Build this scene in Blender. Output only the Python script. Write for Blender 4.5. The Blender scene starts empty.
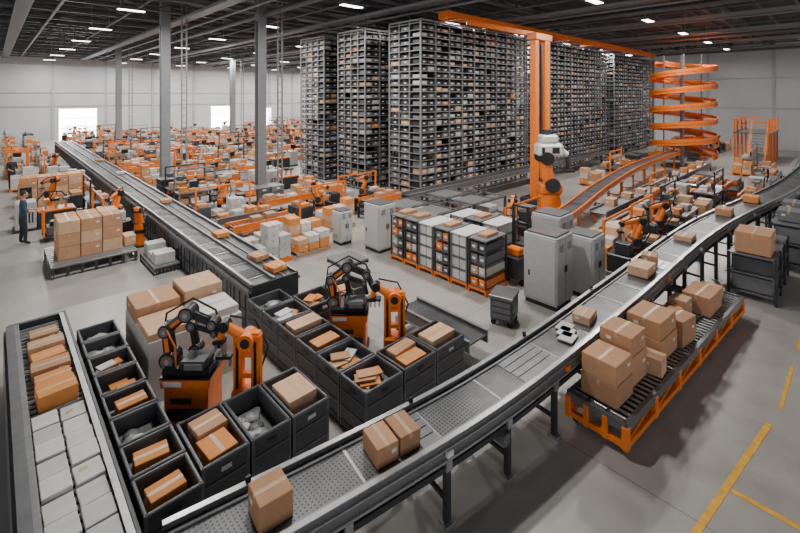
import bpy, math, random
from mathutils import Vector, Matrix
random.seed(7)
# ------------------------------------------------------------------ materials
MATS = {}
def mat(name, col, rough=0.6, metal=0.0, nscale=8.0, namt=0.12, bump=0.0, rnd=0.0, spec=0.5):
    m = bpy.data.materials.new(name); m.use_nodes = True
    nt = m.node_tree; b = nt.nodes['Principled BSDF']
    b.inputs['Roughness'].default_value = rough
    b.inputs['Metallic'].default_value = metal
    b.inputs['Specular IOR Level'].default_value = spec
    tc = nt.nodes.new('ShaderNodeTexCoord')
    nz = nt.nodes.new('ShaderNodeTexNoise'); nz.inputs['Scale'].default_value = nscale
    nz.inputs['Detail'].default_value = 4
    nt.links.new(tc.outputs['Object'], nz.inputs['Vector'])
    mr = nt.nodes.new('ShaderNodeMapRange')
    mr.inputs['From Min'].default_value = 0.25; mr.inputs['From Max'].default_value = 0.75
    mr.inputs['To Min'].default_value = 1 - namt; mr.inputs['To Max'].default_value = 1 + namt
    nt.links.new(nz.outputs['Fac'], mr.inputs['Value'])
    val = mr.outputs['Result']
    if rnd > 0:
        oi = nt.nodes.new('ShaderNodeObjectInfo')
        m2 = nt.nodes.new('ShaderNodeMapRange')
        m2.inputs['To Min'].default_value = 1 - rnd; m2.inputs['To Max'].default_value = 1 + rnd
        nt.links.new(oi.outputs['Random'], m2.inputs['Value'])
        mu = nt.nodes.new('ShaderNodeMath'); mu.operation = 'MULTIPLY'
        nt.links.new(val, mu.inputs[0]); nt.links.new(m2.outputs['Result'], mu.inputs[1])
        val = mu.outputs[0]
    hs = nt.nodes.new('ShaderNodeHueSaturation')
    hs.inputs['Color'].default_value = (*col, 1)
    nt.links.new(val, hs.inputs['Value'])
    nt.links.new(hs.outputs['Color'], b.inputs['Base Color'])
    if bump > 0:
        bp = nt.nodes.new('ShaderNodeBump'); bp.inputs['Strength'].default_value = bump
        bp.inputs['Distance'].default_value = 0.02
        nt.links.new(nz.outputs['Fac'], bp.inputs['Height'])
        nt.links.new(bp.outputs['Normal'], b.inputs['Normal'])
    MATS[name] = m
    return m
mat('cardboard', (0.46, 0.25, 0.135), 0.8, nscale=5, namt=0.10, rnd=0.15)
mat('cardboard_pale', (0.57, 0.36, 0.225), 0.8, nscale=5, namt=0.10, rnd=0.15)
mat('cardboard_orange', (0.66, 0.25, 0.06), 0.75, nscale=5, namt=0.12, rnd=0.1)
mat('carton_white', (0.58, 0.57, 0.55), 0.75, nscale=6, namt=0.10, rnd=0.1)
mat('tape', (0.52, 0.34, 0.20), 0.35, namt=0.05)
mat('seam', (0.12, 0.07, 0.04), 0.8)
mat('label', (0.75, 0.74, 0.72), 0.5, namt=0.03)
mat('orange', (0.86, 0.20, 0.018), 0.34, namt=0.12)
mat('dark_steel', (0.045, 0.048, 0.054), 0.4, 0.3, namt=0.2)
mat('black', (0.016, 0.017, 0.019), 0.3, namt=0.2)
mat('bin_plastic', (0.072, 0.077, 0.088), 0.4, nscale=10, namt=0.15, rnd=0.12)
mat('bin_rim', (0.14, 0.147, 0.158), 0.33, nscale=10, namt=0.15)  # lighter grey than bin_plastic: highlights along the rims put into the colour
mat('bin_inner', (0.05, 0.054, 0.06), 0.6)
mat('rack_frame', (0.25, 0.255, 0.265), 0.4, 0.4)
mat('tote_grey', (0.16, 0.165, 0.173), 0.5)
mat('steel', (0.42, 0.43, 0.44), 0.28, 0.65, nscale=12, namt=0.15)
mat('rail_steel', (0.19, 0.197, 0.21), 0.33, 0.45, nscale=6, namt=0.15)
mat('white_paint', (0.72, 0.72, 0.70), 0.4, namt=0.05)
mat('cabinet_grey', (0.46, 0.47, 0.465), 0.45, namt=0.06, rnd=0.08)
mat('wood', (0.42, 0.28, 0.17), 0.8, nscale=14, namt=0.2)
mat('bag', (0.36, 0.37, 0.39), 0.22, nscale=14, namt=0.5, bump=0.6)
mat('ceiling_metal', (0.05, 0.053, 0.056), 0.7, nscale=1.0, namt=0.2)
mat('truss_steel', (0.11, 0.114, 0.12), 0.5, 0.2)
mat('column_steel', (0.24, 0.25, 0.27), 0.5, 0.2)
mat('wall_panel', (0.53, 0.55, 0.57), 0.7, nscale=0.4, namt=0.08)
mat('wall_trim', (0.40, 0.425, 0.45), 0.6)
mat('yellow_paint', (0.75, 0.40, 0.03), 0.6, nscale=9, namt=0.25)
mat('rubber', (0.02, 0.02, 0.02), 0.8)
mat('skin', (0.50, 0.28, 0.19), 0.5, namt=0.05)
mat('hair', (0.03, 0.02, 0.015), 0.7)
mat('shirt', (0.03, 0.07, 0.12), 0.8, nscale=20)
mat('trousers', (0.02, 0.025, 0.035), 0.85, nscale=20)
mat('screen', (0.02, 0.04, 0.07), 0.15)
def emis(name, col, s):
    m = bpy.data.materials.new(name); m.use_nodes = True
    b = m.node_tree.nodes['Principled BSDF']
    b.inputs['Base Color'].default_value = (*col, 1)
    b.inputs['Emission Color'].default_value = (*col, 1)
    b.inputs['Emission Strength'].default_value = s
    MATS[name] = m
emis('lamp_glow', (1, 0.96, 0.88), 12)
emis('daylight_glass', (0.92, 0.96, 1), 14)

def pattern_mat(name, c1, c2, scale, rough=0.38, metal=0.35):
    m = bpy.data.materials.new(name); m.use_nodes = True
    nt = m.node_tree; b = nt.nodes['Principled BSDF']
    b.inputs['Roughness'].default_value = rough; b.inputs['Metallic'].default_value = metal
    tc = nt.nodes.new('ShaderNodeTexCoord')
    ck = nt.nodes.new('ShaderNodeTexVoronoi'); ck.inputs['Scale'].default_value = scale
    ck.inputs['Randomness'].default_value = 0.0
    nz = nt.nodes.new('ShaderNodeTexNoise'); nz.inputs['Scale'].default_value = 2.5; nz.inputs['Detail'].default_value = 6
    nt.links.new(tc.outputs['Object'], ck.inputs['Vector']); nt.links.new(tc.outputs['Object'], nz.inputs['Vector'])
    r = nt.nodes.new('ShaderNodeValToRGB')
    r.color_ramp.elements[0].position = 0.28; r.color_ramp.elements[0].color = (*c2, 1)
    r.color_ramp.elements[1].position = 0.36; r.color_ramp.elements[1].color = (*c1, 1)
    nt.links.new(ck.outputs['Distance'], r.inputs['Fac'])
    hs = nt.nodes.new('ShaderNodeHueSaturation')
    mr = nt.nodes.new('ShaderNodeMapRange'); mr.inputs['From Min'].default_value = .3; mr.inputs['From Max'].default_value = .7
    mr.inputs['To Min'].default_value = 0.65; mr.inputs['To Max'].default_value = 1.35
    nt.links.new(nz.outputs['Fac'], mr.inputs['Value']); nt.links.new(mr.outputs['Result'], hs.inputs['Value'])
    nt.links.new(r.outputs['Color'], hs.inputs['Color']); nt.links.new(hs.outputs['Color'], b.inputs['Base Color'])
    MATS[name] = m
pattern_mat('deck_mesh', (0.115, 0.12, 0.128), (0.028, 0.029, 0.032), 22)

def floor_mat():
    m = bpy.data.materials.new('concrete_floor'); m.use_nodes = True
    nt = m.node_tree; b = nt.nodes['Principled BSDF']
    tc = nt.nodes.new('ShaderNodeTexCoord')
    def noise(s, d, dist=0):
        n = nt.nodes.new('ShaderNodeTexNoise'); n.inputs['Scale'].default_value = s
        n.inputs['Detail'].default_value = d; n.inputs['Distortion'].default_value = dist
        nt.links.new(tc.outputs['Object'], n.inputs['Vector']); return n
    n1 = noise(0.35, 6, 0.6); n2 = noise(2.2, 8, 0.6); n3 = noise(60, 2)
    a = nt.nodes.new('ShaderNodeMath'); a.operation = 'MULTIPLY_ADD'; a.inputs[1].default_value = 0.6
    nt.links.new(n1.outputs['Fac'], a.inputs[0])
    b2 = nt.nodes.new('ShaderNodeMath'); b2.operation = 'MULTIPLY_ADD'; b2.inputs[1].default_value = 0.25
    nt.links.new(n2.outputs['Fac'], b2.inputs[0])
    c2 = nt.nodes.new('ShaderNodeMath'); c2.operation = 'MULTIPLY'; c2.inputs[1].default_value = 0.15
    nt.links.new(n3.outputs['Fac'], c2.inputs[0]); nt.links.new(c2.outputs[0], b2.inputs[2]); nt.links.new(b2.outputs[0], a.inputs[2])
    r = nt.nodes.new('ShaderNodeValToRGB')
    r.color_ramp.elements[0].position = 0.32; r.color_ramp.elements[0].color = (0.27, 0.257, 0.243, 1)
    r.color_ramp.elements[1].position = 0.68; r.color_ramp.elements[1].color = (0.45, 0.43, 0.405, 1)
    nt.links.new(a.outputs[0], r.inputs['Fac'])
    bk = nt.nodes.new('ShaderNodeTexBrick'); bk.offset = 0; bk.inputs['Scale'].default_value = 1.0
    bk.inputs['Brick Width'].default_value = 6.0; bk.inputs['Row Height'].default_value = 6.0
    bk.inputs['Mortar Size'].default_value = 0.008
    bk.inputs['Color1'].default_value = (1, 1, 1, 1); bk.inputs['Color2'].default_value = (1, 1, 1, 1); bk.inputs['Mortar'].default_value = (0.5, 0.5, 0.5, 1)
    nt.links.new(tc.outputs['Object'], bk.inputs['Vector'])
    mx = nt.nodes.new('ShaderNodeMixRGB'); mx.blend_type = 'MULTIPLY'; mx.inputs['Fac'].default_value = 1
    nt.links.new(r.outputs['Color'], mx.inputs['Color1']); nt.links.new(bk.outputs['Color'], mx.inputs['Color2'])
    nt.links.new(mx.outputs['Color'], b.inputs['Base Color'])
    rr = nt.nodes.new('ShaderNodeMapRange'); rr.inputs['To Min'].default_value = 0.22; rr.inputs['To Max'].default_value = 0.42
    nt.links.new(n2.outputs['Fac'], rr.inputs['Value']); nt.links.new(rr.outputs['Result'], b.inputs['Roughness'])
    MATS['floor'] = m
floor_mat()

# ------------------------------------------------------------------ mesh builder
class MB:
    def __init__(s):
        s.v = []; s.f = []; s.m = []; s.sm = []; s.names = []
    def mi(s, m):
        if m not in s.names: s.names.append(m)
        return s.names.index(m)
    def box(s, x0, x1, y0, y1, z0, z1, m, rz=0, b=0.0):
        s.cb((x0+x1)/2, (y0+y1)/2, (z0+z1)/2, abs(x1-x0), abs(y1-y0), abs(z1-z0), m, rz, b)
    def cb(s, cx, cy, cz, sx, sy, sz, m, rz=0, b=0.0):
        M = Matrix.Translation((cx, cy, cz)) @ Matrix.Rotation(rz, 4, 'Z')
        s.mbox(M, sx, sy, sz, m, b)
    def mbox(s, M, sx, sy, sz, m, b=0.0):
        o = len(s.v); k = s.mi(m); hx, hy, hz = sx/2, sy/2, sz/2
        if b <= 0:
            for X, Y, Z in ((-1,-1,-1),(1,-1,-1),(1,1,-1),(-1,1,-1),(-1,-1,1),(1,-1,1),(1,1,1),(-1,1,1)):
                s.v.append(M @ Vector((X*hx, Y*hy, Z*hz)))
            for f in ((0,3,2,1),(4,5,6,7),(0,1,5,4),(1,2,6,5),(2,3,7,6),(3,0,4,7)):
                s.f.append(tuple(o+i for i in f)); s.m.append(k); s.sm.append(False)
            return
        b = min(b, hx*.45, hy*.45, hz*.45)
        idx = {}; loc = []
        for X in (-1, 1):
            for Y in (-1, 1):
                for Z in (-1, 1):
                    for a, p in enumerate(((X*hx, Y*(hy-b), Z*(hz-b)), (X*(hx-b), Y*hy, Z*(hz-b)), (X*(hx-b), Y*(hy-b), Z*hz))):
                        idx[(X, Y, Z, a)] = len(loc); loc.append(Vector(p))
        fs = []
        for a in range(3):
            o1, o2 = [(1, 2), (0, 2), (0, 1)][a]
            for sg in (-1, 1):
                f = []
                for p, q in ((-1,-1),(1,-1),(1,1),(-1,1)):
                    c = [0,0,0]; c[a] = sg; c[o1] = p; c[o2] = q; f.append(idx[(*c, a)])
                fs.append(f)
            for p in (-1, 1):
                for q in (-1, 1):
                    c0 = [0,0,0]; c0[a] = -1; c0[o1] = p; c0[o2] = q; c1 = list(c0); c1[a] = 1
                    fs.append([idx[(*c0, o1)], idx[(*c1, o1)], idx[(*c1, o2)], idx[(*c0, o2)]])
        for X in (-1, 1):
            for Y in (-1, 1):
                for Z in (-1, 1): fs.append([idx[(X, Y, Z, a)] for a in range(3)])
        for p in loc: s.v.append(M @ p)
        for f in fs:
            n = (loc[f[1]]-loc[f[0]]).cross(loc[f[2]]-loc[f[0]])
            c = sum((loc[i] for i in f), Vector())
            if n.dot(c) < 0: f = f[::-1]
            s.f.append(tuple(o+i for i in f)); s.m.append(k); s.sm.append(False)
    def cyl(s, p0, p1, r0, r1, m, n=12, caps=True):
        p0 = Vector(p0); p1 = Vector(p1); d = (p1-p0)
        if d.length < 1e-6: return
        d.normalize()
        up = Vector((0,0,1)) if abs(d.z) < .95 else Vector((1,0,0))
        a = d.cross(up).normalized(); c = d.cross(a).normalized(); k = s.mi(m); o = len(s.v)
        ring = [(math.cos(2*math.pi*i/n), math.sin(2*math.pi*i/n)) for i in range(n)]
        for ca, sa in ring: s.v.append(p0 + (a*ca + c*sa)*r0)
        for ca, sa in ring: s.v.append(p1 + (a*ca + c*sa)*r1)
        for i in range(n):
            j = (i+1) % n
            s.f.append((o+i, o+j, o+n+j, o+n+i)); s.m.append(k); s.sm.append(n > 6)
        if caps:
            o2 = len(s.v)
            for ca, sa in ring: s.v.append(p0 + (a*ca + c*sa)*r0)
            for ca, sa in ring: s.v.append(p1 + (a*ca + c*sa)*r1)
            s.f.append(tuple(o2+i for i in range(n))[::-1]); s.m.append(k); s.sm.append(False)
            s.f.append(tuple(o2+n+i for i in range(n))); s.m.append(k); s.sm.append(False)
    def beam(s, p0, p1, w, h, m, b=0.0):
        p0 = Vector(p0); p1 = Vector(p1); d = p1-p0; L = d.length
        if L < 1e-6: return
        q = d.to_track_quat('X', 'Z').to_matrix().to_4x4()
        s.mbox(Matrix.Translation((p0+p1)/2) @ q, L, w, h, m, b)
    def tube(s, pts, r, m, n=8):
        for i in range(len(pts)-1): s.cyl(pts[i], pts[i+1], r, r, m, n, True)
        for p in pts[1:-1]: s.ball(p, r*1.02, m, 8, 5)
    def ball(s, c, r, m, nu=12, nv=8, sc=(1,1,1), jit=0.0):
        c = Vector(c); k = s.mi(m); o = len(s.v)
        s.v.append(c + Vector((0,0,-r*sc[2])))
        for j in range(1, nv):
            t = math.pi*j/nv - math.pi/2
            for i in range(nu):
                a = 2*math.pi*i/nu; q = 1 + random.uniform(-jit, jit)
                s.v.append(c + Vector((math.cos(t)*math.cos(a)*sc[0], math.cos(t)*math.sin(a)*sc[1], math.sin(t)*sc[2]))*r*q)
        s.v.append(c + Vector((0,0,r*sc[2])))
        for i in range(nu):
            s.f.append((o, o+1+(i+1)%nu, o+1+i)); s.m.append(k); s.sm.append(True)
        for j in range(nv-2):
            for i in range(nu):
                a = o+1+j*nu; i2 = (i+1)%nu
                s.f.append((a+i, a+i2, a+nu+i2, a+nu+i)); s.m.append(k); s.sm.append(True)
        a = o+1+(nv-2)*nu; t = len(s.v)-1
        for i in range(nu):
            s.f.append((a+i, a+(i+1)%nu, t)); s.m.append(k); s.sm.append(True)
    def sweep(s, path, lat, prof, m):
        k = s.mi(m); o = len(s.v); n = len(prof)
        for p, l in zip(path, lat):
            for a, z in prof: s.v.append(p + l*a + Vector((0,0,z)))
        for i in range(len(path)-1):
            for j in range(n):
                j2 = (j+1) % n
                s.f.append((o+i*n+j, o+(i+1)*n+j, o+(i+1)*n+j2, o+i*n+j2)); s.m.append(k); s.sm.append(False)
        s.f.append(tuple(o+j for j in range(n))); s.m.append(k); s.sm.append(False)
        e = o+(len(path)-1)*n
        s.f.append(tuple(e+j for j in range(n))[::-1]); s.m.append(k); s.sm.append(False)
    def carton(s, cx, cy, z0, sx, sy, sz, rz=0, m='cardboard', b=0.006, tape=True):
        s.cb(cx, cy, z0+sz/2, sx, sy, sz, m, rz, b)
        if tape:
            R = Matrix.Rotation(rz, 4, 'Z'); T = Matrix.Translation((cx, cy, z0))
            lx = sx >= sy
            s.mbox(T@R@Matrix.Translation((0,0,sz)), sx*.97 if lx else .05, .05 if lx else sy*.97, .003, 'tape')
            for sg in (-1, 1):
                if lx: s.mbox(T@R@Matrix.Translation((sg*sx/2, 0, sz*.86)), .003, .05, sz*.25, 'tape')
                else: s.mbox(T@R@Matrix.Translation((0, sg*sy/2, sz*.86)), .05, .003, sz*.25, 'tape')
            if random.random() < .55: s.mbox(T@R@Matrix.Translation((sx*.28, -sy/2, sz*.6)), min(.08, sx*.22), .003, min(.05, sz*.2), 'label')
            if random.random() < .55: s.mbox(T@R@Matrix.Translation((-sx/2, sy*.22, sz*.6)), .003, min(.08, sy*.22), min(.05, sz*.2), 'label')
    def mesh(s, name):
        me = bpy.data.meshes.new(name)
        me.from_pydata([tuple(v) for v in s.v], [], s.f)
        for n in s.names: me.materials.append(MATS[n])
        me.polygons.foreach_set('material_index', s.m)
        me.polygons.foreach_set('use_smooth', s.sm)
        me.update(); return me
    def obj(s, name, loc=(0,0,0), rz=0, recenter=True, parent=None):
        loc = Vector(loc)
        if recenter:
            xs = [v[0] for v in s.v]; ys = [v[1] for v in s.v]; zs = [v[2] for v in s.v]
            c = Vector(((min(xs)+max(xs))/2, (min(ys)+max(ys))/2, min(zs)))
            s.v = [Vector(v)-c for v in s.v]
            loc = loc + Matrix.Rotation(rz, 3, 'Z') @ c
        return place(name, s.mesh(name), loc, rz, parent)
def place(name, me, loc, rz=0, parent=None):
    o = bpy.data.objects.new(name, me); bpy.context.scene.collection.objects.link(o)
    o.location = loc; o.rotation_euler = (0, 0, rz)
    if parent: o.parent = parent
    return o

def crom(pts, step=0.25):
    P = [Vector(p) for p in pts]; P = [P[0]*2-P[1]] + P + [P[-1]*2-P[-2]]; out = []
    for i in range(1, len(P)-2):
        n = max(2, int((P[i+1]-P[i]).length/step))
        for j in range(n):
            t = j/n; a, b, c, d = P[i-1], P[i], P[i+1], P[i+2]
            out.append(0.5*((2*b)+(c-a)*t+(2*a-5*b+4*c-d)*t*t+(3*b-a-3*c+d)*t**3))
    out.append(P[-2]); return out
def laterals(path):
    L = []
    for i in range(len(path)):
        d = path[min(i+1, len(path)-1)] - path[max(i-1, 0)]; d.z = 0; d.normalize()
        L.append(Vector((-d.y, d.x, 0)))
    return L

# ------------------------------------------------------------------ room shell
WX, WY, CH = 52.0, 62.0, 10.0
m = MB(); m.box(-14, WX+.3, -14, WY+.3, -.2, 0, 'floor')
o = m.obj('floor', recenter=False)
m = MB(); m.box(-14, WX+.3, -14, WY+.3, CH, CH+.2, 'ceiling_metal')
for i in range(50): m.box(-14, WX, -13+i*1.5, -12.9+i*1.5, CH-.16, CH, 'truss_steel')
m.obj('ceiling', recenter=False)
m = MB()
doors = [(5.4, 9.2, 3.4), (22.2, 25.4, 3.4), (29.5, 31.5, 3.0)]
x = -14
for a, b_, h in doors:
    m.box(x, a, WY, WY+.3, 0, CH, 'wall_panel'); m.box(a, b_, WY, WY+.3, h, CH, 'wall_panel'); x = b_
m.box(x, WX+.3, WY, WY+.3, 0, CH, 'wall_panel')
m.obj('wall_north', recenter=False)
for i, (a, b_, h) in enumerate(doors):
    m = MB(); m.box(a+.01, b_-.01, WY+.2, WY+.24, 0.0, h-.01, 'daylight_glass')
    m.box(a+.01, a+.12, WY+.02, WY+.2, 0, h-.01, 'wall_trim'); m.box(b_-.12, b_-.01, WY+.02, WY+.2, 0, h-.01, 'wall_trim')
    for j in range(1, 3): m.box(a+.12, b_-.12, WY+.14, WY+.2, h*j/3, h*j/3+.05, 'wall_trim')
    m.obj('door_%d' % (i+1), recenter=False)
m = MB(); m.box(WX, WX+.3, -14, WY, 0, CH, 'wall_panel'); m.obj('wall_east', recenter=False)
m = MB()
for i in range(13): m.box(-10+i*5-.12, -10+i*5+.12, WY-.12, WY-.001, 0, CH-.2, 'wall_trim')
for z in (3.7, 5.2, 8.3): m.box(-14, WX-.01, WY-.08, WY-.001, z, z+.12, 'wall_trim')
m.obj('trim_1', recenter=False)
m = MB()
for i in range(14): m.box(WX-.12, WX-.001, -10+i*5-.12, -10+i*5+.12, 0, CH-.2, 'wall_trim')
for z in (3.7, 6.5): m.box(WX-.08, WX-.001, -14, WY-.1, z, z+.12, 'wall_trim')
m.obj('trim_2', recenter=False)
for i in range(19):
    y = 5+i*3.1; m = MB(); x0, x1 = -13, WX-.15
    m.box(x0, x1, y-.1, y+.1, CH-.35, CH-.2, 'truss_steel'); m.box(x0, x1, y-.08, y+.08, CH-.9, CH-.8, 'truss_steel')
    n = 42; dx = (x1-x0)/n
    for j in range(n):
        za, zb = (CH-.85, CH-.3) if j % 2 == 0 else (CH-.3, CH-.85)
        m.beam((x0+j*dx, y, za), (x0+(j+1)*dx, y, zb), .07, .07, 'truss_steel')
    m.obj('ceiling_truss', recenter=True)
for i in range(8):
    x = 1+i*6.4; m = MB(); z = CH-1.07
    m.box(x-.25, x+.25, -5, WY-.2, z, z+.05, 'truss_steel'); m.box(x-.27, x-.25, -5, WY-.2, z, z+.14, 'column_steel'); m.box(x+.25, x+.27, -5, WY-.2, z, z+.14, 'column_steel')
    m.cyl((x+1.2, -5, z+.08), (x+1.2, WY-.2, z+.08), .06, .06, 'column_steel', 8)
    m.cyl((x+3.9, -5, z+.08), (x+3.9, WY-.2, z+.08), .05, .05, 'truss_steel', 8)
    if i % 2: m.cyl((x+2.4, -5, z+.06), (x+2.4, WY-.2, z+.06), .13, .13, 'truss_steel', 14)
    m.obj('cable_tray')
lm = MB(); lm.box(-.55, .55, -.18, .18, -.02, .08, 'truss_steel'); lm.box(-.5, .5, -.14, .14, -.035, -.02, 'lamp_glow')
lm.cyl((-.4, 0, .08), (-.4, 0, 1.2), .012, .012, 'steel', 6); lm.cyl((.4, 0, .08), (.4, 0, 1.2), .012, .012, 'steel', 6)
lme = lm.mesh('ceiling_lamp')
for ix in range(7):
    for iy in range(8):
        x, y = 4.4+ix*6.4, 7+iy*7.3
        place('ceiling_lamp', lme, (x, y, CH-1.3))
        l = bpy.data.lights.new('lamp_light', 'AREA'); l.shape = 'RECTANGLE'; l.size = 1.0; l.size_y = .28
        l.energy = 430; l.color = (1, .955, .895)
        lo = bpy.data.objects.new('ceiling_lamp_light', l); bpy.context.scene.collection.objects.link(lo)
        lo.location = (x, y, CH-1.35)
def column(x, y, w=.42):
    m = MB()
    m.box(x-w/2, x+w/2, y-w/2, y-w/2+.05, 0, CH-1.35, 'column_steel'); m.box(x-w/2, x+w/2, y+w/2-.05, y+w/2, 0, CH-1.35, 'column_steel')
    m.box(x-.03, x+.03, y-w/2+.05, y+w/2-.05, 0, CH, 'column_steel')
    m.box(x-w/2, x+w/2, y-w/2, y+w/2, CH-1.35, CH, 'column_steel')
    m.box(x-.4, x+.4, y-.4, y+.4, 0, .05, 'column_steel')
    for s in (-1, 1):
        m.box(x+.8+s*.12-.03, x+.8+s*.12+.03, y-.5, y-.44, 0, CH-.3, 'column_steel')
    for i in range(22): m.box(x+.68, x+.92, y-.49, y-.45, .3+i*.4, .34+i*.4, 'column_steel')
    m.obj('steel_column')
for c in ((6.6, 24.9), (9.7, 20.3), (8.0, 44), (18, 44), (29, 44), (27, 56)): column(*c)

# ------------------------------------------------------------------ storage racks
def rack(x0, y0, L, D, H=8.3):
    m = MB(); lv = .315; n = int(H/lv); cp = .5; nc = int(L/cp); bay = cp*2
    for i in range(nc//2+2):
        x = min(i*bay, L)
        for y in (0, D): m.box(x-.025, x+.025, y-.04, y+.04, 0, H+.1, 'rack_frame')
    ny = max(2, int(D/.55))
    for j in range(1, ny): m.box(-.03, .03, j*D/ny-.025, j*D/ny+.025, 0, H+.1, 'rack_frame')
    for k in range(n+1):
        z = .12+k*lv
        m.box(0, L, -.035, -.0, z-.03, z+.01, 'rack_frame'); m.box(0, L, D, D+.035, z-.03, z, 'rack_frame')
        m.box(-.035, 0, 0, D, z-.03, z+.01, 'rack_frame'); m.box(.0, L, .02, D-.02, z-.02, z-.005, 'dark_steel')
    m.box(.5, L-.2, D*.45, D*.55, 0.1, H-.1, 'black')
    def tote(x, y, z, sx, sy, front):
        r = random.random()
        mm = 'dark_steel' if r < .34 else 'cardboard_pale' if r < .44 else 'tote_grey' if r < .78 else 'cabinet_grey' if r < .85 else 'bin_plastic' if r < .985 else 'cardboard_orange'
        h = random.choice((.15, .18, .21))
        m.cb(x, y, z+h/2, sx, sy, h, mm)
        if front == 0: m.cb(x, y-sy/2-.004, z+h*.55, .14, .008, .06, 'label')
        else: m.cb(x-sx/2-.004, y, z+h*.55, .008, .14, .06, 'label')
    for k in range(n):
        z = .12+k*lv
        for i in range(nc):
            if random.random() < .95: tote(i*cp+cp/2+.02, .3, z, .42, .52, 0)
        for j in range(1, ny):
            if random.random() < .95: tote(.3, (j+.5)*D/ny, z, .5, D/ny*.82, 1)
    m.box(-.05, L+.05, -.05, .05, H+.1, H+.18, 'rack_frame'); m.box(-.05, .05, 0, D, H+.1, H+.18, 'rack_frame')
    for i in range(int(L/1.5)): m.beam((i*1.5, 0, H+.14), (i*1.5+1.5, D, H+.14), .05, .05, 'rail_steel')
    m.obj('storage_rack', (x0, y0, 0))
rack(14.1, 13.5, 9.2, 2.1)
rack(25.2, 13.5, 10.8, 2.1)
rack(37.0, 13.5, 10.0, 2.1, 8.2)
rack(14.1, 17.5, 14, 2.4)
rack(14.1, 21.3, 14, 2.6)

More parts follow.
